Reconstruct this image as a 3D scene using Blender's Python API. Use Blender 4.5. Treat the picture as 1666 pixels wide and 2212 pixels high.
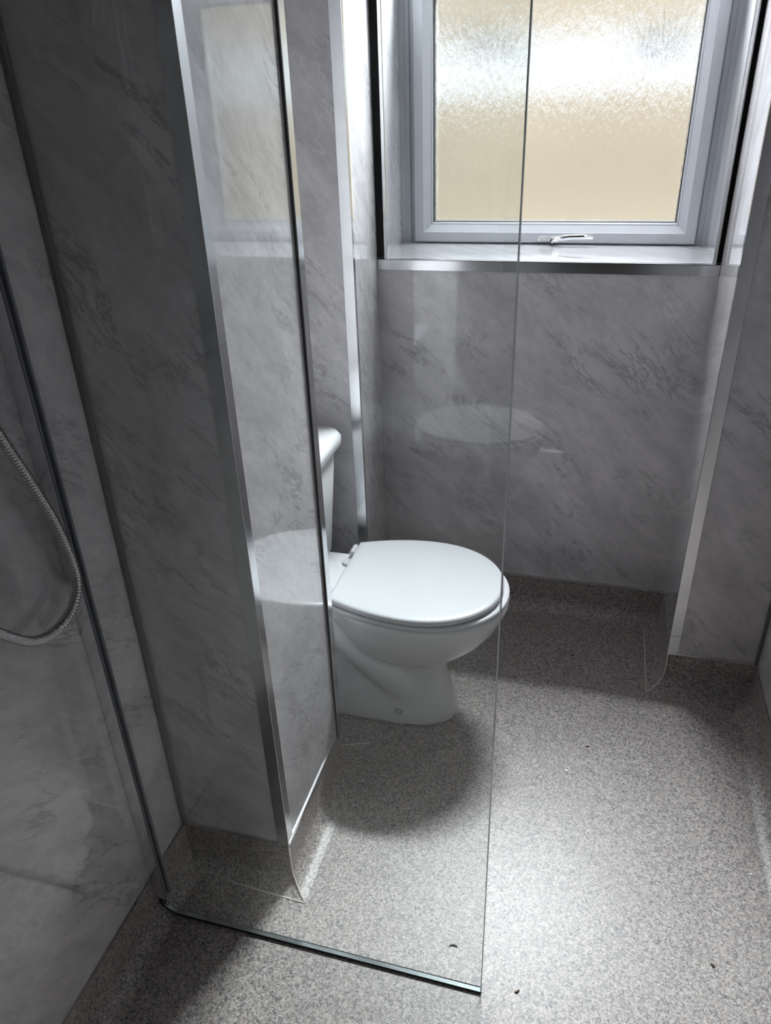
import bpy, bmesh, math, random
from mathutils import Vector, Matrix
random.seed(7)
scene = bpy.context.scene
col = scene.collection
for o in list(bpy.data.objects): bpy.data.objects.remove(o)

# ------------------------------------------------------------------ key dimensions (metres)
XL, XL2 = -0.774, -0.812          # shower wall, wall behind the toilet
XP, YP, YP2 = -0.5244, 0.964, 1.3098   # boxed pier
XG, YG = -0.0851, 0.8313          # free edge and plane of the glass screen
YB, YA, YW = 1.8115, 2.1188, 2.42 # wall face, panel under sill, window frame
XA, XA2, XW1 = -0.5900, -0.6174, -0.625
XB, XB2, XW2 = 0.2880, 0.2895, 0.2860
XR = 0.5193
YF = -1.35                        # wall behind the camera
ZU, ZS = 0.1167, 1.117            # top of vinyl upstand, sill
ZH, ZC = 2.32, 2.42               # alcove head, ceiling
RC = 0.045                        # cove radius

# ------------------------------------------------------------------ camera
cam_d = bpy.data.cameras.new('camera'); cam = bpy.data.objects.new('camera', cam_d); col.objects.link(cam)
_pi, _ya, _ro = math.radians(-28.4753), math.radians(16.29), math.radians(-2.0346)
fw = Vector((-math.sin(_ya)*math.cos(_pi), math.cos(_ya)*math.cos(_pi), math.sin(_pi)))
r0 = Vector((math.cos(_ya), math.sin(_ya), 0)); u0 = r0.cross(fw)
rr = r0*math.cos(_ro) + u0*math.sin(_ro); uu = u0*math.cos(_ro) - r0*math.sin(_ro)
M4 = Matrix(((rr.x, uu.x, -fw.x, 0), (rr.y, uu.y, -fw.y, 0), (rr.z, uu.z, -fw.z, 1.5), (0, 0, 0, 1)))
cam.matrix_world = M4
cam_d.sensor_fit = 'HORIZONTAL'; cam_d.sensor_width = 36; cam_d.lens = 36*1617.5/1666
cam_d.clip_start = 0.02
scene.camera = cam

# ------------------------------------------------------------------ world, daylight, exposure
world = bpy.data.worlds.new('overcast'); scene.world = world; world.use_nodes = True
bg = world.node_tree.nodes['Background']
bg.inputs['Color'].default_value = (0.80, 0.90, 1.0, 1); bg.inputs['Strength'].default_value = 1.45
# bright overcast sky above the opposite roof, pouring down through the fanlight of the window
ld = bpy.data.lights.new('fanlight_daylight', 'AREA'); ld.shape = 'RECTANGLE'; ld.size = 0.60; ld.size_y = 0.42
ld.energy = 410; ld.color = (0.915, 0.955, 1.0)
lo = bpy.data.objects.new('fanlight_daylight', ld); col.objects.link(lo)
lo.location = (-0.150, YW+0.22, 2.43)
lo.rotation_euler = (math.atan2(-0.42, 0.55), 0, 0)
vs = scene.view_settings
vs.view_transform = 'Standard'; vs.look = 'None'; vs.gamma = 1.0; vs.use_curve_mapping = False; vs.exposure = 0.0
scene.cycles.use_denoising = True
scene.cycles.max_bounces = 14; scene.cycles.transparent_max_bounces = 16
scene.cycles.diffuse_bounces = 8; scene.cycles.glossy_bounces = 6

# ------------------------------------------------------------------ materials
def new_mat(name):
    m = bpy.data.materials.new(name); m.use_nodes = True
    nt = m.node_tree; b = nt.nodes.get('Principled BSDF')
    return m, nt, b
class N:
    """tiny node helper"""
    def __init__(s, nt): s.nt = nt
    def n(s, t, **kw):
        x = s.nt.nodes.new(t)
        for k, v in kw.items(): setattr(x, k, v)
        return x
    def l(s, a, b): s.nt.links.new(a, b)
    def math(s, op, a, b=None, c=None, clamp=False):
        x = s.n('ShaderNodeMath', operation=op); x.use_clamp = clamp
        for i, v in enumerate((a, b, c)):
            if v is None: continue
            if isinstance(v, (int, float)): x.inputs[i].default_value = v
            else: s.l(v, x.inputs[i])
        return x.outputs[0]
    def noise(s, vec, scale, detail=3, rough=.5, dist=0.0):
        x = s.n('ShaderNodeTexNoise'); x.inputs['Scale'].default_value = scale; x.inputs['Detail'].default_value = detail
        x.inputs['Roughness'].default_value = rough; x.inputs['Distortion'].default_value = dist
        s.l(vec, x.inputs['Vector']); return x
    def ramp(s, fac, stops, interp='LINEAR'):
        x = s.n('ShaderNodeValToRGB'); e = x.color_ramp; e.interpolation = interp
        while len(e.elements) < len(stops): e.elements.new(0.5)
        for el, (p, c) in zip(e.elements, stops):
            el.position = p; el.color = (*c, 1) if len(c) == 3 else c
        s.l(fac, x.inputs[0]); return x.outputs[0]
    def mix(s, fac, a, b, blend='MIX'):
        x = s.n('ShaderNodeMix', data_type='RGBA', blend_type=blend)
        if isinstance(fac, (int, float)): x.inputs[0].default_value = fac
        else: s.l(fac, x.inputs[0])
        for v, i in ((a, 6), (b, 7)):
            if isinstance(v, tuple): x.inputs[i].default_value = (*v, 1)
            else: s.l(v, x.inputs[i])
        return x.outputs[2]
    def bump(s, h, strength, dist, bsdf):
        x = s.n('ShaderNodeBump'); x.inputs['Strength'].default_value = strength; x.inputs['Distance'].default_value = dist
        s.l(h, x.inputs['Height']); s.l(x.outputs[0], bsdf.inputs['Normal'])

def marble(name, off=(0, 0, 0), base=((.38, .360, .370), (.68, .652, .665)), rough=.075):
    m, nt, b = new_mat(name); k = N(nt)
    g = k.n('ShaderNodeNewGeometry')
    sp = k.n('ShaderNodeSeparateXYZ'); k.l(g.outputs['Position'], sp.inputs[0])
    x, y, z = sp.outputs
    u = k.math('ADD', k.math('ADD', x, y), off[0]); z2 = k.math('ADD', z, off[1])
    wv = k.n('ShaderNodeCombineXYZ'); k.l(u, wv.inputs[0]); k.l(z2, wv.inputs[1]); wv.inputs[2].default_value = off[2]
    wn = k.noise(wv.outputs[0], 2.3, 2, .5)
    wo = k.math('MULTIPLY', k.math('SUBTRACT', wn.outputs['Fac'], .5), .16)
    s = k.math('ADD', k.math('SUBTRACT', k.math('MULTIPLY', u, .72), k.math('MULTIPLY', z2, .69)), wo)   # along the streaks
    t = k.math('ADD', k.math('ADD', k.math('MULTIPLY', u, .69), k.math('MULTIPLY', z2, .72)), wo)         # across
    def vec(a, c, w):
        v = k.n('ShaderNodeCombineXYZ'); k.l(k.math('MULTIPLY', s, a), v.inputs[0]); k.l(k.math('MULTIPLY', t, c), v.inputs[1]); v.inputs[2].default_value = w+off[2]
        return v.outputs[0]
    cloud = k.noise(vec(2.6, 6.0, 0), 1.8, 8, .66)
    fine = k.noise(vec(14, 30, 3), 2.0, 5, .65)
    c0 = k.ramp(cloud.outputs['Fac'], [(.30, base[0]), (.68, base[1])])
    c1 = k.mix(.30, c0, k.ramp(fine.outputs['Fac'], [(.3, (.31, .297, .305)), (.72, (.60, .58, .592))]))
    # dark veins: broken ridges
    v1 = k.noise(vec(2.4, 9.0, 9), 1.5, 8, .68, .2)
    rid = k.math('ABSOLUTE', k.math('SUBTRACT', v1.outputs['Fac'], .5))
    line = k.ramp(rid, [(.0, (1, 1, 1)), (.010, (.45, .45, .45)), (.026, (0, 0, 0))])
    mk = k.noise(vec(3.2, 6.0, 21), 1.4, 3, .5)
    mask = k.ramp(mk.outputs['Fac'], [(.44, (0, 0, 0)), (.62, (1, 1, 1))])
    c2 = k.mix(k.math('MULTIPLY', k.math('MULTIPLY', line, mask), .55), c1, (.10, .093, .094))
    # pale veins
    v2 = k.noise(vec(3.0, 5.0, 33), 2.2, 6, .6, .4)
    rid2 = k.math('ABSOLUTE', k.math('SUBTRACT', v2.outputs['Fac'], .52))
    line2 = k.ramp(rid2, [(.0, (1, 1, 1)), (.010, (.5, .5, .5)), (.03, (0, 0, 0))])
    mk2 = k.noise(vec(2.2, 3.0, 51), 1.3, 2, .5)
    mask2 = k.ramp(mk2.outputs['Fac'], [(.48, (0, 0, 0)), (.66, (1, 1, 1))])
    c3 = k.mix(k.math('MULTIPLY', k.math('MULTIPLY', line2, mask2), .38), c2, (.74, .725, .738))
    k.l(c3, b.inputs['Base Color'])
    b.inputs['Roughness'].default_value = rough; b.inputs['Specular IOR Level'].default_value = .7
    b.inputs['Coat Weight'].default_value = .8; b.inputs['Coat Roughness'].default_value = .035; b.inputs['Coat IOR'].default_value = 1.6
    bn = k.noise(vec(26, 60, 5), 1.0, 3, .5)
    k.bump(bn.outputs['Fac'], .03, .003, b)
    return m

M = {}
M['panel'] = marble('marble_panel')
M['panel_side'] = marble('marble_panel_side', (3.1, 1.7, 2.0))
M['panel_pier'] = marble('marble_panel_pier', (7.3, 4.1, 5.0))
M['panel_left'] = marble('marble_panel_left', (11.3, 2.4, 8.0))
M['panel_sill_daylit'] = marble('marble_panel_sill_daylit', (5.3, 9.4, 4.0), ((.56, .565, .59), (.76, .765, .79)), .2)  # paler bluish marble copy; daylight on sill and reveals is in its colour

def vinyl():
    m, nt, b = new_mat('speckled_vinyl'); k = N(nt)
    g = k.n('ShaderNodeNewGeometry')
    vo = k.n('ShaderNodeTexVoronoi'); vo.inputs['Scale'].default_value = 330; k.l(g.outputs['Position'], vo.inputs['Vector'])
    sepc = k.n('ShaderNodeSeparateColor'); k.l(vo.outputs['Color'], sepc.inputs[0])
    chips = k.ramp(sepc.outputs[0], [(.0, (.06, .06, .07)), (.20, (.19, .185, .19)), (.36, (.345, .322, .305)), (.60, (.47, .44, .42)), (.82, (.63, .595, .57)), (.965, (.22, .13, .10))], 'CONSTANT')
    v2 = k.n('ShaderNodeTexVoronoi'); v2.inputs['Scale'].default_value = 170; k.l(g.outputs['Position'], v2.inputs['Vector'])
    s2 = k.n('ShaderNodeSeparateColor'); k.l(v2.outputs['Color'], s2.inputs[0])
    chips2 = k.ramp(s2.outputs[1], [(.0, (.19, .19, .20)), (.2, (.375, .348, .33)), (.5, (.46, .432, .412)), (.85, (.56, .53, .505))], 'CONSTANT')
    c = k.mix(.38, chips, chips2)
    st = k.noise(g.outputs['Position'], 5.0, 5, .6)       # foot traffic soiling
    c = k.mix(k.ramp(st.outputs['Fac'], [(.55, (0, 0, 0)), (.78, (.30, .30, .30))]), c, (.22, .195, .165))
    st2 = k.noise(g.outputs['Position'], 21.0, 3, .5)
    c = k.mix(k.ramp(st2.outputs['Fac'], [(.70, (0, 0, 0)), (.80, (.35, .35, .35))]), c, (.17, .13, .10))
    c = k.mix(1.0, c, (.78, .745, .725), 'MULTIPLY')
    k.l(c, b.inputs['Base Color'])
    b.inputs['Roughness'].default_value = .42; b.inputs['Specular IOR Level'].default_value = .55
    k.bump(k.math('ADD', sepc.outputs[1], k.noise(g.outputs['Position'], 260, 2).outputs['Fac']), .12, .0012, b)
    return m
M['vinyl'] = vinyl()

def simple(name, colr, rough=.4, metal=0.0, spec=.5, noise=0.0, nscale=40, bump=0.0):
    m, nt, b = new_mat(name); k = N(nt)
    b.inputs['Roughness'].default_value = rough; b.inputs['Metallic'].default_value = metal; b.inputs['Specular IOR Level'].default_value = spec
    g = k.n('ShaderNodeNewGeometry'); nn = k.noise(g.outputs['Position'], nscale, 4, .55)
    lo_ = tuple(c*(1-noise) for c in colr); hi_ = tuple(min(1, c*(1+noise)) for c in colr)
    k.l(k.ramp(nn.outputs['Fac'], [(.3, lo_), (.7, hi_)]), b.inputs['Base Color'])
    if bump: k.bump(nn.outputs['Fac'], bump, .002, b)
    return m
M['alu'] = simple('polished_aluminium', (.80, .81, .83), .16, 1.0, noise=.04, nscale=25)
M['chrome'] = simple('chrome', (.88, .88, .89), .07, 1.0, noise=.02)
M['upvc'] = simple('white_upvc', (.50, .515, .55), .32, noise=.03, nscale=12)
M['ceramic'] = simple('white_ceramic', (.66, .665, .67), .07, spec=.55, noise=.01, nscale=6)
M['plastic'] = simple('white_seat_plastic', (.56, .57, .585), .22, noise=.012, nscale=9)
M['gasket'] = simple('black_gasket_and_shade', (.02, .02, .022), .6, noise=.1)  # black for gaskets, also the painted shade on pier trim and screen foot
M['black'] = simple('gap_shade_black', (.012, .012, .014), .7, noise=.1)  # flat black put in for the shade inside gaps and recesses
M['ceiling'] = simple('grey_ceiling', (.13, .13, .133), .7, noise=.03)
M['hall'] = simple('hall_paint', (.08, .07, .06), .8, noise=.05)
M['plaster'] = simple('plaster', (.5, .49, .47), .8, noise=.05)
M['weld'] = simple('vinyl_weld', (.62, .56, .52), .5, noise=.05, nscale=90)
M['tan'] = simple('cream_render', (.50, .41, .305), .9, noise=.07, nscale=1.1, bump=.1)
M['white_paint'] = simple('white_masonry_paint', (.95, .95, .95), .8, noise=.12, nscale=6)
M['slate'] = simple('grey_vent', (.16, .17, .19), .7, noise=.1)
M['bead'] = simple('corner_bead_dark_reflection', (.11, .11, .112), .45, noise=.1)  # dark grey painted in for the dark reflections on the corner trim
M['ground'] = simple('paving', (.35, .33, .30), .9, noise=.15, nscale=4)
M['flake'] = simple('white_flake', (.85, .85, .84), .6, noise=.02)
M['debris'] = simple('brown_debris', (.09, .055, .035), .8, noise=.3, nscale=200)
M['rubber'] = simple('black_rubber', (.015, .015, .015), .5, noise=.2)
M['steel'] = simple('hose_steel', (.55, .545, .55), .13, 1.0, noise=.05)

def glass(name, tint, edge=False):
    """thin sheet glass: clear transmission plus Fresnel reflection on both faces"""
    m, nt, b = new_mat(name); k = N(nt); nt.nodes.remove(b)
    out = nt.nodes['Material Output']
    g = k.n('ShaderNodeNewGeometry')
    ior = k.math('ADD', k.math('MULTIPLY', g.outputs['Backfacing'], (1/1.48)-1.48), 1.48)
    fr = k.n('ShaderNodeFresnel'); k.l(ior, fr.inputs['IOR'])
    tr = k.n('ShaderNodeBsdfTransparent'); tr.inputs[0].default_value = (*tint, 1)
    gl = k.n('ShaderNodeBsdfGlossy'); gl.inputs['Roughness'].default_value = .01; gl.inputs['Color'].default_value = (1, 1, 1, 1)
    mx = k.n('ShaderNodeMixShader'); k.l(fr.outputs[0], mx.inputs[0]); k.l(tr.outputs[0], mx.inputs[1]); k.l(gl.outputs[0], mx.inputs[2])
    k.l(mx.outputs[0], out.inputs['Surface'])
    return m
M['glass'] = glass('clear_sheet_glass', (.958, .970, .964))
M['glass_edge'] = simple('glass_edge', (.50, .56, .56), .12, .85, noise=.05)

def obscured():
    m, nt, b = new_mat('obscured_glass'); k = N(nt); nt.nodes.remove(b)
    out = nt.nodes['Material Output']
    g = k.n('ShaderNodeNewGeometry')
    mp = k.n('ShaderNodeMapping'); mp.inputs['Rotation'].default_value = (0, math.radians(-32), 0); mp.inputs['Scale'].default_value = (1.0, 1.0, .42)
    k.l(g.outputs['Position'], mp.inputs['Vector'])
    n1 = k.noise(mp.outputs[0], 90, 4, .6, 1.4)
    vo = k.n('ShaderNodeTexVoronoi'); vo.inputs['Scale'].default_value = 70; k.l(mp.outputs[0], vo.inputs['Vector'])
    hgt = k.math('ADD', n1.outputs['Fac'], k.math('MULTIPLY', vo.outputs['Distance'], .55))
    bp = k.n('ShaderNodeBump'); bp.inputs['Strength'].default_value = 1.0; bp.inputs['Distance'].default_value = .0020; k.l(hgt, bp.inputs['Height'])
    rf = k.n('ShaderNodeBsdfRefraction'); rf.inputs['IOR'].default_value = 1.45; rf.inputs['Roughness'].default_value = .02; rf.inputs['Color'].default_value = (.97, .98, .97, 1)
    k.l(bp.outputs[0], rf.inputs['Normal'])
    tr = k.n('ShaderNodeBsdfTransparent'); tr.inputs[0].default_value = (.97, .98, .97, 1)
    gl = k.n('ShaderNodeBsdfGlossy'); gl.inputs['Roughness'].default_value = .1; k.l(bp.outputs[0], gl.inputs['Normal'])
    m1 = k.n('ShaderNodeMixShader'); m1.inputs[0].default_value = .75; k.l(tr.outputs[0], m1.inputs[1]); k.l(rf.outputs[0], m1.inputs[2])
    m2 = k.n('ShaderNodeMixShader'); m2.inputs[0].default_value = .05; k.l(m1.outputs[0], m2.inputs[1]); k.l(gl.outputs[0], m2.inputs[2])
    k.l(m2.outputs[0], out.inputs['Surface'])
    return m
M['obscured'] = obscured()

# ------------------------------------------------------------------ mesh helpers
def mesh_obj(name, bm, mat, parent=None, smooth=False, bevel=0.0, seg=2):
    bmesh.ops.recalc_face_normals(bm, faces=bm.faces)
    me = bpy.data.meshes.new(name); bm.to_mesh(me); bm.free()
    o = bpy.data.objects.new(name, me); col.objects.link(o)
    for mm in (mat if isinstance(mat, (list, tuple)) else [mat]): me.materials.append(mm if not isinstance(mm, str) else M[mm])
    if parent: o.parent = parent
    if smooth:
        for p in me.polygons: p.use_smooth = True
    if bevel:
        md = o.modifiers.new('bevel', 'BEVEL'); md.width = bevel; md.segments = seg; md.limit_method = 'ANGLE'
    return o
def add_box(bm, x0, x1, y0, y1, z0, z1):
    v = [bm.verts.new((x, y, z)) for x in (x0, x1) for y in (y0, y1) for z in (z0, z1)]
    for f in ((0, 1, 3, 2), (4, 6, 7, 5), (0, 4, 5, 1), (2, 3, 7, 6), (0, 2, 6, 4), (1, 5, 7, 3)): bm.faces.new([v[i] for i in f])
def box(name, b, mat, parent=None, bevel=0.0, seg=2):
    bm = bmesh.new(); add_box(bm, *b); return mesh_obj(name, bm, mat, parent, bevel=bevel, seg=seg)
def add_prism(bm, poly, z0, z1):
    a = [bm.verts.new((x, y, z0)) for x, y in poly]; c = [bm.verts.new((x, y, z1)) for x, y in poly]
    n = len(poly); bm.faces.new(a[::-1]); bm.faces.new(c)
    for i in range(n): bm.faces.new((a[i], a[(i+1) % n], c[(i+1) % n], c[i]))
def prism(name, poly, z0, z1, mat, parent=None, bevel=0.0):
    bm = bmesh.new(); add_prism(bm, poly, z0, z1); return mesh_obj(name, bm, mat, parent, bevel=bevel)
def empty(name, loc=(0, 0, 0)):
    o = bpy.data.objects.new(name, None); col.objects.link(o); o.location = loc; o.empty_display_size = .05
    return o
def tag(o, label, cat, group=None, kind=None):
    o['label'] = label; o['category'] = cat
    if group: o['group'] = group
    if kind: o['kind'] = kind
    return o
def tube(bm, pts, r, n=10, cap=True):
    pts = [Vector(p) for p in pts]; rings = []
    rs = r if isinstance(r, (list, tuple)) else [r]*len(pts)
    t = (pts[1]-pts[0]).normalized(); up = Vector((0, 0, 1)) if abs(t.z) < .9 else Vector((1, 0, 0))
    a = t.cross(up).normalized()
    for i, p in enumerate(pts):
        t = (pts[min(i+1, len(pts)-1)]-pts[max(i-1, 0)]).normalized()
        a = (a - t*a.dot(t)).normalized(); b = t.cross(a)
        rings.append([bm.verts.new(p+(a*math.cos(q)+b*math.sin(q))*rs[i]) for q in [2*math.pi*j/n for j in range(n)]])
    for i in range(len(rings)-1):
        for j in range(n): bm.faces.new((rings[i][j], rings[i][(j+1) % n], rings[i+1][(j+1) % n], rings[i+1][j]))
    if cap: bm.faces.new(rings[0][::-1]); bm.faces.new(rings[-1])
def loft(bm, rings, cap0=True, cap1=True):
    R = [[bm.verts.new(p) for p in r] for r in rings]; n = len(R[0])
    for a, b in zip(R, R[1:]):
        for j in range(n): bm.faces.new((a[j], a[(j+1) % n], b[(j+1) % n], b[j]))
    if cap0: bm.faces.new(R[0][::-1])
    if cap1: bm.faces.new(R[-1])

# ------------------------------------------------------------------ the floor with its coved upstand
OUT = [(XL, YF), (XR, YF), (XR, YB), (XB, YB), (XB2, YA), (XA2, YA), (XA, YB), (XL2, YB), (XL2, YP2), (XP, YP2), (XP, YP), (XL, YP)]  # counter-clockwise
def offset_poly(poly, d):
    n = len(poly); res = []
    for i in range(n):
        p0, p, p1 = Vector(poly[i-1]), Vector(poly[i]), Vector(poly[(i+1) % n])
        e0 = (p-p0).normalized(); e1 = (p1-p).normalized()
        n0 = Vector((-e0.y, e0.x)); n1 = Vector((-e1.y, e1.x))
        k = (n0+n1)/(1+n0.dot(n1)); res.append(tuple(p+k*d))
    return res
ROWS = [(0.0, ZU), (0.0, RC)] + [(RC-RC*math.cos(math.radians(a)), RC-RC*math.sin(math.radians(a))) for a in (15, 30, 45, 60, 75, 90)]
floor_in = offset_poly(OUT, RC)
bm = bmesh.new(); bm.faces.new([bm.verts.new((x, y, 0)) for x, y in floor_in])
ret = bmesh.ops.extrude_face_region(bm, geom=list(bm.faces))
bmesh.ops.translate(bm, verts=[v for v in ret['geom'] if isinstance(v, bmesh.types.BMVert)], vec=(0, 0, -.02))
bmesh.ops.triangulate(bm, faces=[f for f in bm.faces if len(f.verts) > 4])
floor = tag(mesh_obj('floor', bm, 'vinyl'), 'grey speckled safety vinyl floor coved up the walls', 'floor', kind='structure')
for i in range(len(OUT)):           # one upstand strip per wall run, mitred at the corners
    j = (i+1) % len(OUT); bm = bmesh.new(); A = []; B = []
    for d, z in ROWS:
        pl = offset_poly(OUT, d); A.append(bm.verts.new((*pl[i], z))); B.append(bm.verts.new((*pl[j], z)))
    for q in range(len(ROWS)-1): bm.faces.new((A[q], A[q+1], B[q+1], B[q]))
    o = mesh_obj('vinyl_upstand', bm, 'vinyl', floor, smooth=True)
    for p in o.data.polygons: p.use_smooth = True
def weld(pts, r=.0021):
    bm = bmesh.new(); tube(bm, pts, r, 6); mesh_obj('weld_line', bm, 'weld', floor, smooth=True)
def mitre(i): return [(*offset_poly(OUT, d-.0008)[i], z+.0006) for d, z in ROWS]
for i in (10, 3): weld(mitre(i))
fo = offset_poly(OUT, RC)
weld([(fo[10][0], fo[10][1], .0006), (-.60, fo[10][1]+.004, .0006), (-.68, fo[10][1]+.010, .0006)])
weld([(fo[3][0], fo[3][1], .0006), (fo[3][0]+.001, 1.95, .0006), (fo[4][0], fo[4][1], .0006)])
weld([(-.475, 1.395, .0006), (-.53, 1.372, .0006), (-.60, 1.362, .0006)], .0014)

# ------------------------------------------------------------------ walls
ZT = ZU+.006        # panels start above the cap trim
def base_trim(p0, p1, parent, nrm):
    """slim aluminium strip closing the panel's lower edge"""
    (x0, y0), (x1, y1) = p0, p1; bm = bmesh.new(); nx, ny = nrm
    pl = [(x0-nx*.004, y0-ny*.004), (x1-nx*.004, y1-ny*.004), (x1+nx*.0028, y1+ny*.0028), (x0+nx*.0028, y0+ny*.0028)]
    add_prism(bm, pl, ZU-.003, ZU+.006); mesh_obj('base_trim', bm, 'alu', parent)
# left wall
wl = tag(box('wall_left', (-.95, XL-.010, YF, YP+.02, -.02, ZC), 'plaster'), 'shower wall of grey marble effect panels with the hose on it', 'wall', kind='structure')
box('wall_panel', (XL-.010, XL, YF, .02, ZT, ZC-.002), 'panel_left', wl)
box('wall_panel', (XL-.010, XL, .022, YP, ZT, ZC-.002), 'panel_left', wl)
base_trim((XL, YF), (XL, YP), wl, (1, 0))
# pier (boxed-in casing)
wp = tag(box('wall_pier', (-.95, XP-.010, YP+.010, YP2-.010, -.02, ZC), 'plaster'), 'boxed pier clad in grey marble effect panels beside the toilet', 'wall', kind='structure')
box('wall_panel', (XL, XP-.004, YP, YP+.010, ZT, ZC-.002), 'panel_pier', wp)
box('wall_panel', (XP-.010, XP, YP+.004, YP2-.022, ZT, ZC-.002), 'panel_side', wp)
box('wall_panel', (XL2, XP-.010, YP2-.010, YP2, ZT, ZC-.002), 'panel_pier', wp)
base_trim((XL, YP), (XP-.02, YP), wp, (0, -1)); base_trim((XP, YP), (XP, YP2), wp, (1, 0))
def corner_trim(x, y, dx, dy, a, b, parent, z0=ZU-.004, z1=ZC-.004, t=.0022, name='corner_trim'):
    """polished L angle on an outside corner; legs run along dx (length a) and dy (length b) from the corner, proud by t"""
    bm = bmesh.new()
    px, py = x-dx*t, y-dy*t
    pl = [(px, py), (x+dx*a, py), (x+dx*a, y), (x, y), (x, y+dy*b), (px, y+dy*b)]
    add_prism(bm, pl, z0, z1)
    return mesh_obj(name, bm, 'alu', parent, bevel=.0006)
corner_trim(XP, YP, -1, 1, .024, .022, wp, t=.002)
# rear corner of the pier: deeper profile standing proud of the panel
bm = bmesh.new(); add_box(bm, XP-.012, XP+.0055, YP2-.022, YP2+.003, ZU-.004, ZC-.004)
mesh_obj('corner_trim', bm, 'alu', wp, bevel=.0008)
bm = bmesh.new(); add_box(bm, XP-.002, XP+.0050, YP2-.0245, YP2-.0222, ZU-.004, ZC-.004); mesh_obj('trim_edge_shade', bm, 'gasket', wp)  # black strip standing in for the shaded front edge of the trim
# inner corner bead between shower wall and pier
box('corner_bead', (XL, XL+.010, YP-.010, YP, ZU, ZC-.002), 'bead', wp, bevel=.003)

# wall with the window alcove
wb = empty('wall_back', (-.15, YB, 0)); tag(wb, 'marble clad window wall with a recess under the window', 'wall', kind='structure')
def boxb(name, b, mat, bevel=0.0):
    o = box(name, b, mat, None, bevel); o.parent = wb; o.matrix_parent_inverse = Matrix.Translation(wb.location).inverted(); return o
def adopt(o): o.parent = wb; o.matrix_parent_inverse = Matrix.Translation(wb.location).inverted(); return o
YO = YW+.09
boxb('masonry', (-1.1, XW1-.012, YB+.012, YO, -.4, 3.0), 'plaster')
boxb('masonry', (XW2+.012, .85, YB+.012, YO, -.4, 3.0), 'plaster')
boxb('masonry', (XW1-.012, XW2+.012, YA+.010, YO, -.4, ZS-.022), 'plaster')
boxb('masonry', (XW1-.012, XW2+.012, YB+.012, YO, ZH+.012, 3.0), 'plaster')
boxb('wall_panel', (XL2, XA-.004, YB, YB+.012, ZT, ZC-.002), 'panel')
boxb('wall_panel', (XB+.004, XR, YB, YB+.012, ZT, ZC-.002), 'panel')
boxb('wall_panel', (XA-.004, XB+.004, YB, YB+.012, ZH, ZC-.002), 'panel')
boxb('wall_panel', (XA2-.003, XB2+.003, YA, YA+.010, ZT, ZS-.004), 'panel')
def revp(x0, y0, x1, y1, side, z0, z1, mat):
    t = .010*side
    return adopt(prism('reveal_panel', [(x0, y0), (x1, y1), (x1+t, y1), (x0+t, y0)], z0, z1, mat))
revp(XA, YB+.004, XA2, YA, -1, ZT, ZH, 'panel_side')
revp(XB, YB+.004, XB2, YA, 1, ZT, ZH, 'panel_side')
# deeper window reveal, set off by a gap; black sheets stand in for its shade
IL, IR = -.589, .2700              # front edges of the inner boards
revp(IL, YA+.014, XW1+.002, YW+.02, -1, ZS, ZH, 'panel_sill_daylit')
revp(IR, YA+.014, XW2-.004, YW+.02, 1, ZS, ZH, 'panel_sill_daylit')
boxb('groove_shade', (XA2-.012, IL-.007, YA+.045, YA+.050, ZS, ZH), 'black')
boxb('groove_shade', (IR+.007, XB2+.012, YA+.045, YA+.050, ZS, ZH), 'black')
adopt(box('reveal_trim', (IL-.009, IL+.001, YA+.006, YA+.016, ZS, ZH), 'alu', bevel=.001))
adopt(box('reveal_trim', (IR-.001, IR+.007, YA+.006, YA+.016, ZS, ZH), 'alu', bevel=.001))
boxb('soffit_panel', (XA2-.004, XB2+.004, YB+.002, YW+.02, ZH, ZH+.012), 'panel_sill_daylit')
for bt in (((XL2, YB), (XA, YB), (0, -1)), ((XB+.02, YB), (XR, YB), (0, -1)), ((XA2, YA), (XB2, YA), (0, -1))):
    bm_before = set(bpy.data.objects); base_trim(bt[0], bt[1], wb, bt[2])
    for o in set(bpy.data.objects)-bm_before: adopt(o)
adopt(corner_trim(XA, YB, -1, 1, .026, .012, None))
adopt(corner_trim(XB, YB, 1, 1, .026, .012, None, z0=.178))
adopt(corner_trim(XB, YB, 1, 1, .026, .012, None, z1=.1772))
# sill
sl = tag(empty('trim_1', (-.16, YA, ZS)), 'marble effect window sill with bright aluminium nosing', 'window sill', kind='structure')
def kid(o, p): o.parent = p; o.matrix_parent_inverse = Matrix.Translation(p.location).inverted(); return o
kid(prism('sill_board', [(XA2-.002, YA+.001), (XB2+.002, YA+.001), (XW2+.004, YW+.03), (XW1-.004, YW+.03)], ZS-.020, ZS, 'panel_sill_daylit'), sl)
bm = bmesh.new(); add_box(bm, XA2+.001, XB2-.001, YA-.0045, YA, ZS-.026, ZS+.0016); add_box(bm, XA2+.001, XB2-.001, YA-.0045, YA+.014, ZS+.0004, ZS+.0022)
kid(mesh_obj('sill_nosing', bm, 'alu'), sl)
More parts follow.
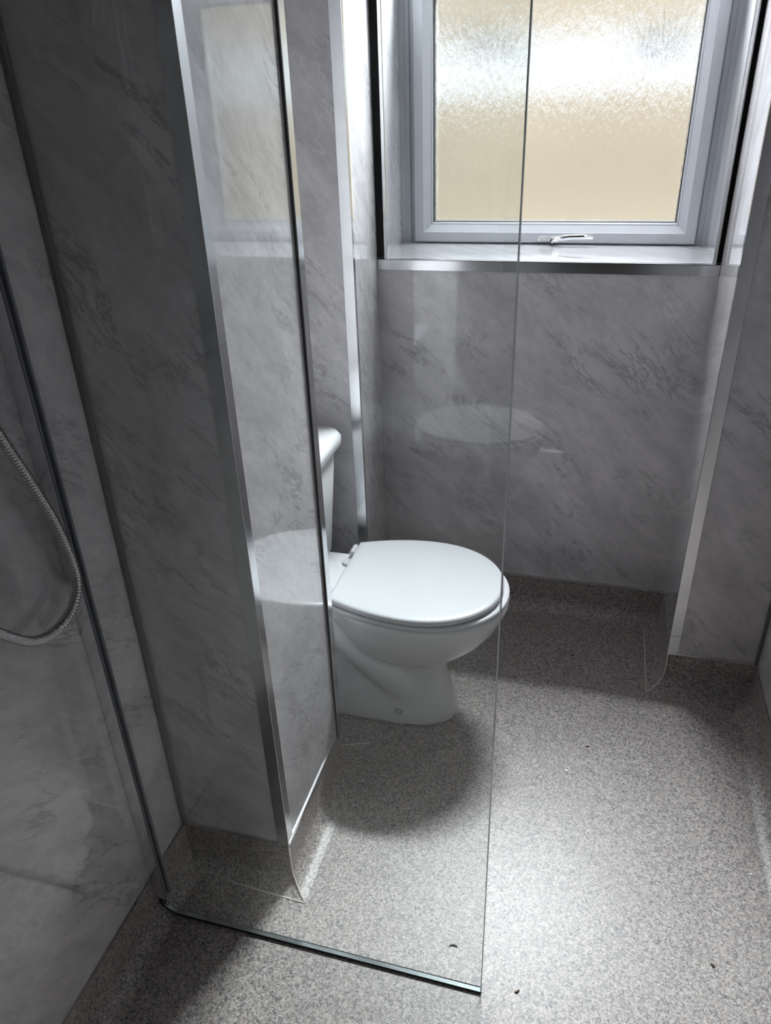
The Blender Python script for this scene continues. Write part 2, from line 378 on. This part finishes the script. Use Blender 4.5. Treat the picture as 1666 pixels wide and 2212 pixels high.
# right wall, wall behind the camera, ceiling
wr = tag(box('wall_right', (XR+.010, XR+.15, YF, YB+.2, -.02, ZC), 'plaster'), 'right hand wall of grey marble effect panels', 'wall', kind='structure')
box('wall_panel', (XR, XR+.010, YF, .60, ZT, ZC-.002), 'panel_left', wr); box('wall_panel', (XR, XR+.010, .602, YB, ZT, ZC-.002), 'panel_left', wr)
base_trim((XR, YF), (XR, YB), wr, (-1, 0))
box('corner_bead', (XR-.008, XR, YB-.008, YB, ZU, ZC-.002), 'bead', wr, bevel=.003)
wfm = tag(empty('wall_front', (-.1, YF, 0)), 'marble clad wall with the doorway behind the viewer', 'wall', kind='structure')
def kidf(o): o.parent = wfm; o.matrix_parent_inverse = Matrix.Translation(wfm.location).inverted(); return o
kidf(box('wall_panel', (-.95, -.42, YF-.15, YF, -.02, ZC), 'panel_left')); kidf(box('wall_panel', (.38, XR+.15, YF-.15, YF, -.02, ZC), 'panel_left'))
kidf(box('wall_panel', (-.42, .38, YF-.15, YF, 2.02, ZC), 'panel_left'))
for b_ in ((-.42, -.39, YF-.15, YF+.015, 0, 2.02), (.35, .38, YF-.15, YF+.015, 0, 2.02), (-.42, .38, YF-.15, YF+.015, 1.99, 2.02)): kidf(box('door_lining', b_, 'upvc', bevel=.003))
hl = tag(empty('wall_hall', (0, YF-1.5, 0)), 'unlit hall beyond the doorway', 'wall', kind='structure')
def kidh(o): o.parent = hl; o.matrix_parent_inverse = Matrix.Translation(hl.location).inverted(); return o
for b_ in ((-1.2, -1.1, YF-1.6, YF-.15, -.02, ZC), (.9, 1.0, YF-1.6, YF-.15, -.02, ZC), (-1.2, 1.0, YF-1.7, YF-1.6, -.02, ZC), (-1.2, 1.0, YF-1.7, YF-.15, ZC, ZC+.1), (-1.2, 1.0, YF-1.7, YF, -.06, -.021)): kidh(box('hall_panel', b_, 'hall'))
wtl = tag(box('wall_alcove', (-1.0, XL2, YP2-.01, YB+.02, -.02, ZC), 'panel_left'), 'marble clad wall behind the cistern', 'wall', kind='structure')
ce = tag(box('ceiling', (-1.1, .85, YF-.15, YB+.1, ZC, ZC+.1), 'ceiling'), 'plain grey ceiling', 'ceiling', kind='structure')

# ------------------------------------------------------------------ window
w1 = tag(empty('window_1', (-.165, YW, ZS)), 'white upvc window with obscured glass and a chrome handle', 'window', kind='structure')
def frame4(name, x0, x1, z0, z1, prof, parent, mat='upvc'):
    """four mitred members; prof = closed polygon of (inset, y)"""
    def P(c, ins, y):
        return {0: (x0+ins, y, z0+ins), 1: (x1-ins, y, z0+ins), 2: (x1-ins, y, z1-ins), 3: (x0+ins, y, z1-ins)}[c]
    for c in range(4):
        bm = bmesh.new(); d = (c+1) % 4
        loft(bm, [[P(c, *p) for p in prof], [P(d, *p) for p in prof]])
        kid(mesh_obj(name, bm, mat), parent) if parent is w1 else kid2(mesh_obj(name, bm, mat), parent)
def kid2(o, p): o.parent = p; return o     # sash and handle roots sit at the world origin
FT = 2.30
frame4('outer_frame', XW1, XW2, ZS-.045, FT, [(0, YW), (.018, YW), (.020, YW+.004), (.033, YW+.004), (.036, YW+.012), (.052, YW+.012), (.052, YW+.07), (0, YW+.07)], w1)
kid(box('transom', (XW1+.02, XW2-.02, YW+.006, YW+.07, 1.842, 1.882), 'upvc', bevel=.002), w1)
def sash(x0, x1, z0, z1, pane):
    s = kid(empty('sash', (0, 0, 0)), w1)
    F = YW-.012
    frame4('sash_rail', x0, x1, z0, z1, [(0, F+.006), (.004, F), (.030, F), (.032, F+.002), (.050, F+.016), (.054, F+.017), (.058, F+.022), (.058, F+.06), (0, F+.06)], s)
    frame4('gasket', x0, x1, z0, z1, [(.0575, F+.0205), (.0600, F+.0235), (.0600, F+.05), (.0575, F+.05)], s, 'gasket')
    kid2(box('pane', (x0+.0585, x1-.0585, F+.028, F+.034, z0+.0585, z1-.0585), pane), s)
    return s
sash(-.578, .250, ZS+.003, 1.835, 'obscured')
sash(-.578, .250, 1.888, 2.275, 'glass')
# handle on the lower sash
hd = kid(empty('handle', (0, 0, 0)), w1)
HF = YW-.012
bm = bmesh.new()
loft(bm, [[(-.166+(.022*(1 if math.cos(a) > 0 else -1)+.008*math.cos(a))*k, y, 1.1345+.0085*math.sin(a)*k) for a in [2*math.pi*i/24 for i in range(24)]] for sx, (y, k) in ((1, (HF, 1)), (1, (HF-.007, 1)), (1, (HF-.010, .86)))])
kid2(mesh_obj('handle_base', bm, 'chrome', smooth=False), hd)
bm = bmesh.new()
pts = [(-.152, HF-.010, 1.1330), (-.150, HF-.022, 1.1335), (-.140, HF-.030, 1.136), (-.122, HF-.034, 1.141), (-.100, HF-.035, 1.1445), (-.070, HF-.035, 1.1455), (-.034, HF-.034, 1.1450)]
tube(bm, pts, [.0095, .0105, .0095, .0080, .0072, .0072, .0068], 14)
kid2(mesh_obj('lever', bm, 'chrome', smooth=True), hd)
bm = bmesh.new(); tube(bm, [(-.150, HF-.028, 1.131), (-.150, HF-.0345, 1.1305)], .0045, 14); kid2(mesh_obj('lock_barrel', bm, 'steel'), hd)
bm = bmesh.new(); tube(bm, [(-.150, HF-.026, 1.1312), (-.150, HF-.0335, 1.1306)], .0075, 16); kid2(mesh_obj('lock_recess', bm, 'black'), hd)

# ------------------------------------------------------------------ outside: neighbouring wall seen blurred through the obscured glass
nb = tag(box('wall_neighbour', (-5, 5, 4.40, 4.62, -.45, 3.5), 'tan'), 'cream rendered wall opposite the window', 'wall', kind='structure')
bm = bmesh.new(); top = []; bot = []
for i in range(161):
    x = -4+i*.05
    top.append((x, 1.785+.02*math.sin(i*.9)+random.uniform(-.03, .03))); bot.append((x, 1.53+random.uniform(-.025, .025)))
fr_ = [bm.verts.new((x, 4.39, z)) for x, z in top]; fb = [bm.verts.new((x, 4.39, z)) for x, z in bot]
br_ = [bm.verts.new((x, 4.40, z)) for x, z in top]; bb = [bm.verts.new((x, 4.40, z)) for x, z in bot]
for i in range(160):
    bm.faces.new((fb[i], fb[i+1], fr_[i+1], fr_[i])); bm.faces.new((fr_[i], fr_[i+1], br_[i+1], br_[i])); bm.faces.new((fb[i], bb[i], bb[i+1], fb[i+1]))
mesh_obj('painted_band', bm, 'white_paint', nb)
for vx, vz in ((-.62, 1.745), (.17, 1.72)):
    bm = bmesh.new(); add_box(bm, vx-.11, vx+.11, 4.375, 4.39, vz-.06, vz+.06)
    for q in range(4): add_box(bm, vx-.10, vx+.10, 4.366, 4.376, vz-.045+q*.026, vz-.032+q*.026)
    mesh_obj('air_vent', bm, 'slate', nb)
gd = tag(box('ground', (-5, 5, YO, 4.62, -.5, -.42), 'ground'), 'paved passage outside the window', 'ground', kind='structure')

# ------------------------------------------------------------------ glass shower screen
sc_ = tag(empty('shower_screen', (XL, YG, 0)), 'frameless clear glass shower screen fixed to the left wall', 'shower screen')
GT = 2.02
pts = [(XL+.010, GT), (XL+.010, RC+.02)]
for a in (30, 45, 60, 75, 90): pts.append((XL+RC-RC*math.cos(math.radians(a))+.004, RC-RC*math.sin(math.radians(a))+.006))
pts += [(XG, .005), (XG, GT)]
bm = bmesh.new()
n = len(pts); cx, cz = (XL+XG)/2, GT/2
def shr(p, d): return (p[0]+(d if p[0] < cx else -d), p[1]+(d if p[1] < cz else -d))
R = [[bm.verts.new((*((q[0], y, q[1])),)) for q in [shr(p, d) for p in pts]] for y, d in ((YG-.005, .0018), (YG-.0036, 0), (YG+.0036, 0), (YG+.005, .0018))]
bm.faces.new(R[0]); bm.faces.new(R[3][::-1])
for a_, b_ in zip(R, R[1:]):
    for i in range(n): f = bm.faces.new((a_[i], b_[i], b_[(i+1) % n], a_[(i+1) % n])); f.material_index = 1
o = kid(mesh_obj('glass_panel', bm, ['glass', 'glass_edge']), sc_)
# wall channel: U profile
bm = bmesh.new(); z0, z1 = RC+.012, GT+.004
add_prism(bm, [(XL+.0005, YG-.011), (XL+.025, YG-.011), (XL+.025, YG-.0085), (XL+.003, YG-.0085), (XL+.003, YG+.0085), (XL+.025, YG+.0085), (XL+.025, YG+.011), (XL+.0005, YG+.011)], z0, z1)
kid(mesh_obj('wall_channel', bm, 'alu'), sc_)
for yy in (-1, 1):
    bm = bmesh.new(); add_box(bm, XL+.020, XL+.0262, YG+yy*.0063-.0022, YG+yy*.0063+.0022, z0, z1); kid(mesh_obj('channel_gasket', bm, 'slate'), sc_)
bm = bmesh.new(); add_box(bm, XL+RC, XG, YG-.0052, YG+.0052, .0002, .0042); kid(mesh_obj('floor_seal', bm, 'rubber', bevel=.001), sc_)
bm = bmesh.new(); tube(bm, [(x, YG, max(z-.006, .001)) for x, z in [(XL+.003, RC+.03)]+pts[2:7]], .0045, 8); kid(mesh_obj('contact_shade', bm, 'gasket', smooth=True), sc_)  # black tube painted in as the contact shadow along the cove

# ------------------------------------------------------------------ toilet
TY = 1.572
tl = tag(empty('toilet', (-.45, TY, 0)), 'white close coupled toilet with its lid down', 'toilet')
def egg(xb, xf, hw, z, n=48, ex=2.25, mid=.46):
    """closed outline: blunt back, elongated round front (along +x)"""
    xm = xb+(xf-xb)*mid; res = []
    for i in range(n):
        a = 2*math.pi*i/n; c, s_ = math.cos(a), math.sin(a)
        sx = abs(c)**(2/ex)*(1 if c > 0 else -1); sy = abs(s_)**(2/ex)*(1 if s_ > 0 else -1)
        res.append((xm+(xf-xm)*sx if sx > 0 else xm+(xm-xb)*sx, TY+hw*sy, z))
    return res
def remeshed(name, bm, vox, smooth_it, mat, parent):
    bmesh.ops.recalc_face_normals(bm, faces=bm.faces)
    me = bpy.data.meshes.new(name); bm.to_mesh(me); bm.free()
    t = bpy.data.objects.new(name+'_tmp', me); col.objects.link(t)
    r = t.modifiers.new('r', 'REMESH'); r.mode = 'VOXEL'; r.voxel_size = vox
    s = t.modifiers.new('s', 'SMOOTH'); s.factor = .5; s.iterations = smooth_it
    dg = bpy.context.evaluated_depsgraph_get(); dg.update()
    me2 = bpy.data.meshes.new_from_object(t.evaluated_get(dg)); bpy.data.objects.remove(t)
    me2.materials.clear(); me2.materials.append(M[mat]); me2.name = name
    for p in me2.polygons: p.use_smooth = True
    o = bpy.data.objects.new(name, me2); col.objects.link(o); return kid(o, parent)
bm = bmesh.new()
# bowl
loft(bm, [egg(-.50, -.36, .055, .175), egg(-.53, -.29, .085, .20), egg(-.565, -.235, .122, .24), egg(-.585, -.195, .150, .28), egg(-.60, -.165, .170, .325), egg(-.607, -.147, .180, .365), egg(-.61, -.141, .184, .385), egg(-.61, -.142, .183, .397)])
# pedestal
loft(bm, [egg(-.70, -.268, .100, .0, ex=2.8), egg(-.70, -.272, .098, .03, ex=2.8), egg(-.70, -.285, .090, .08, ex=2.6), egg(-.69, -.300, .084, .14, ex=2.5), egg(-.68, -.300, .090, .20, ex=2.4), egg(-.66, -.28, .10, .25)])
# back shelf that carries the cistern
add_box(bm, -.775, -.53, TY-.128, TY+.128, .352, .397)
add_box(bm, -.765, -.60, TY-.090, TY+.090, .0, .36)
# trapway bulge on the flank
for s in (-1, 1):
    tube(bm, [(-.63, TY+s*.055, .33), (-.57, TY+s*.058, .29), (-.51, TY+s*.055, .23), (-.45, TY+s*.046, .165), (-.41, TY+s*.032, .10), (-.39, TY+s*.022, .05)], [.055, .062, .064, .064, .060, .055], 16)
remeshed('pan', bm, .006, 16, 'ceramic', tl)
def slab(name, ring_fn, zs, mat, hole=None):
    bm = bmesh.new(); loft(bm, [ring_fn(i, z) for i, z in zs]); return kid(mesh_obj(name, bm, mat, smooth=True), tl)
def lid_ring(xb, xf, hw, inset, z, hwb=.138, n=64):
    """straight hinge edge at xb (half width hwb), bulging to hw, round nose at xf"""
    xm = xb+.205; res = []
    for i in range(n):                              # from the -y back corner round the nose to the +y back corner
        t = -1+2*i/(n-1); s = 1 if t > 0 else -1; q = abs(t)
        if q < .64:
            a = (q/.64)*math.pi/2; x = xm+(xf-inset-xm)*math.cos(a)**.94; y = (hw-inset)*math.sin(a)**.96
        else:
            f = (q-.64)/.36; x = xm+(xb+inset-xm)*f; y = (hw-inset)-(hw-hwb)*f**1.9
        res.append((x, TY+s*y, z))
    for i in range(1, 12):
        f = i/12; y = (hwb-inset)*(1-2*f); res.append((xb+inset, TY+y, z))
    return res
def lid_mesh(name, xb, xf, hw, z0, z1, r, dome, mat, hwb):
    bm = bmesh.new(); rings = [lid_ring(xb, xf, hw, r*.6, z0, hwb), lid_ring(xb, xf, hw, 0, z0+r*.7, hwb), lid_ring(xb, xf, hw, 0, z1-r, hwb), lid_ring(xb, xf, hw, r*.3, z1-r*.3, hwb), lid_ring(xb, xf, hw, r, z1, hwb)]
    c = Vector(((xb+xf)/2, TY, 0))
    last = lid_ring(xb, xf, hw, r, z1, hwb)
    for k in (.93, .75, .5, .25):
        rings.append([(c.x+(p[0]-c.x)*k, c.y+(p[1]-c.y)*k, z1+dome*(1-k*k)) for p in last])
    loft(bm, rings); return kid(mesh_obj(name, bm, mat, smooth=True), tl)
sp_ = lid_mesh('seat', -.572, -.143, .187, .3985, .4105, .005, 0, 'plastic', .150)
lid_mesh('lid', -.578, -.158, .188, .4125, .4305, .007, .002, 'plastic', .140)
for s in (-1, 1):
    bm = bmesh.new(); tube(bm, [(-.590, TY+s*.075, .398), (-.590, TY+s*.075, .404)], .018, 18); tube(bm, [(-.588, TY+s*.135, .4145), (-.588, TY+s*.095, .4145)], .0085, 14)
    kid(mesh_obj('hinge', bm, 'plastic', bevel=.001), tl)
# cistern: tapering tank with a rounded front
def tank_ring(xf, hw, z, r=.045, xb=XL2+.004):
    res = [(xb, TY-hw, z)]
    for i in range(9):
        a = math.radians(-90+i*90/8); res.append((xf-r+r*math.cos(a), TY-hw+r+r*math.sin(a), z))
    for i in range(9):
        a = math.radians(i*90/8); res.append((xf-r+r*math.cos(a), TY+hw-r+r*math.sin(a), z))
    res.append((xb, TY+hw, z)); return res
bm = bmesh.new(); loft(bm, [tank_ring(-.662, .135, .398), tank_ring(-.650, .142, .42), tank_ring(-.640, .158, .58), tank_ring(-.632, .168, .715)])
kid(mesh_obj('cistern', bm, 'ceramic', smooth=True), tl)
bm = bmesh.new(); loft(bm, [tank_ring(-.628, .172, .712), tank_ring(-.616, .184, .722), tank_ring(-.616, .184, .742), tank_ring(-.624, .177, .754), tank_ring(-.66, .14, .760)])
kid(mesh_obj('cistern_lid', bm, 'ceramic', smooth=True), tl)
bm = bmesh.new(); tube(bm, [(-.715, TY, .757), (-.715, TY, .766)], .022, 24); kid(mesh_obj('flush_button', bm, 'chrome', bevel=.001), tl)
bm = bmesh.new(); tube(bm, [(-.413, TY-.090, .052), (-.413, TY-.1015, .050)], .0085, 20); kid(mesh_obj('fixing_cap', bm, 'plastic', bevel=.002), tl)
bm = bmesh.new()
ring = [(-.413+.0085*math.cos(a), TY-.0985, .0502+.0085*math.sin(a)) for a in [2*math.pi*i/24 for i in range(25)]]
tube(bm, ring, .0012, 6, cap=False); kid(mesh_obj('cap_ring', bm, 'slate', smooth=True), tl)

# ------------------------------------------------------------------ shower hose, riser and valve
def cr(P, n=14):
    P = [Vector(p) for p in P]; Q = [P[0]*2-P[1]]+P+[P[-1]*2-P[-2]]; res = []
    for i in range(1, len(Q)-2):
        a, b, c, d = Q[i-1:i+3]
        for j in range(n):
            t = j/n; res.append(.5*((2*b)+(c-a)*t+(2*a-5*b+4*c-d)*t*t+(3*b-a-3*c+d)*t**3))
    res.append(P[-1]); return res
HX = XL+.030
path = cr([(HX+.03, .585, 1.60), (HX+.012, .650, 1.40), (HX, .7395, 1.150), (HX, .7720, 1.058), (HX, .8005, .965), (HX, .8120, .870), (HX, .790, .830), (HX, .745, .8165), (HX, .695, .832), (HX, .645, .884), (HX+.005, .590, .955), (HX+.022, .545, 1.02), (HX+.026, .535, 1.075)], 40)
# resample for ribs
L = [0]
for a, b in zip(path, path[1:]): L.append(L[-1]+(b-a).length)
step = .0009; rs = []; pp = []; k = 0; d = 0; c = 0
while d < L[-1]:
    while L[k+1] < d: k += 1
    f = (d-L[k])/(L[k+1]-L[k]); pp.append(path[k].lerp(path[k+1], f)); rs.append((.0064, .0075, .0080, .0081, .0080, .0075)[c % 6]); c += 1; d += step
bm = bmesh.new(); tube(bm, pp, rs, 14)
tag(mesh_obj('shower_hose', bm, 'steel', smooth=True), 'ribbed chrome shower hose looping in front of the left wall', 'hose')
sv = tag(empty('shower_valve', (XL, .46, 1.10)), 'chrome bar shower valve on the left wall', 'shower valve')
bm = bmesh.new(); tube(bm, [(HX+.026, .30, 1.105), (HX+.026, .62, 1.105)], .021, 20); kid(mesh_obj('valve_body', bm, 'chrome', bevel=.002), sv)
for y in (.255, .62):
    bm = bmesh.new(); tube(bm, [(HX+.026, y, 1.105), (HX+.026, y+.045, 1.105)], .025, 20); kid(mesh_obj('control_knob', bm, 'chrome', bevel=.003), sv)
for y in (.385, .535):
    bm = bmesh.new(); tube(bm, [(XL+.001, y, 1.105), (HX+.02, y, 1.105)], [.03, .015], 20); kid(mesh_obj('wall_union', bm, 'chrome', smooth=True), sv)
sr = tag(empty('shower_riser', (XL, .50, 1.3)), 'chrome riser rail holding a shower head on the left wall', 'shower rail')
bm = bmesh.new(); tube(bm, [(HX+.012, .48, 1.25), (HX+.012, .48, 1.95)], .009, 14); kid(mesh_obj('rail', bm, 'chrome', smooth=True), sr)
for z in (1.28, 1.92):
    bm = bmesh.new(); tube(bm, [(XL+.001, .48, z), (HX+.018, .48, z)], .013, 14); kid(mesh_obj('rail_bracket', bm, 'chrome', smooth=True), sr)
bm = bmesh.new(); tube(bm, [(HX+.035, .580, 1.612), (HX+.06, .56, 1.74), (HX+.10, .54, 1.79)], [.011, .012, .012], 14); tube(bm, [(HX+.095, .54, 1.80), (HX+.125, .54, 1.765)], [.03, .045], 20); kid(mesh_obj('shower_head', bm, 'chrome', smooth=True), sr)
bm = bmesh.new(); add_box(bm, HX, HX+.05, .465, .575, 1.67, 1.70); kid(mesh_obj('slider', bm, 'chrome', bevel=.004), sr)

# ------------------------------------------------------------------ specks on the floor
def blob(name, x, y, rx, ry, h, mat, label, cat, rot=0, bend=0, group=None):
    bm = bmesh.new(); n = 14; rings = []
    for k, zz in ((1, .0003), (.95, h*.6), (.5, h)):
        ring = []
        for i in range(n):
            a = 2*math.pi*i/n; px, py = rx*k*math.cos(a)*random.uniform(.86, 1.1), ry*k*math.sin(a)*random.uniform(.86, 1.1)
            py += bend*px*px/(rx*rx); c, s = math.cos(rot), math.sin(rot); ring.append((x+px*c-py*s, y+px*s+py*c, zz))
        rings.append(ring)
    loft(bm, rings); o = mesh_obj(name, bm, mat); tag(o, label, cat, group); return o

blob('rubber_scrap', -.1539, .907, .0095, .0022, .003, 'rubber', 'small black crescent scrap on the floor behind the glass screen', 'scrap', .1, -.004)
blob('paint_flake', .0397, 1.4203, .0058, .0030, .0025, 'flake', 'larger white flake on the floor in front of the toilet', 'flake', -.6)
blob('paint_flake', .4456, 1.2207, .0032, .0026, .0018, 'flake', 'tiny white flake on the floor near the right wall', 'flake')
blob('dirt_speck', .3449, .9916, .0050, .0030, .003, 'debris', 'dark brown dirt speck on the floor at lower right', 'dirt', -.9)
blob('dirt_speck', -.0185, .8475, .0060, .0022, .003, 'debris', 'brown dirt speck beside the lower corner of the glass screen', 'dirt', .7, .002)
blob('dirt_speck', .0304, 1.8863, .0055, .0028, .003, 'debris', 'brown dirt speck on the floor in the window recess', 'dirt', .4)
blob('dirt_speck', .0889, 1.5158, .0050, .0022, .003, 'debris', 'brown dirt speck just beyond the larger white flake', 'dirt', .2)
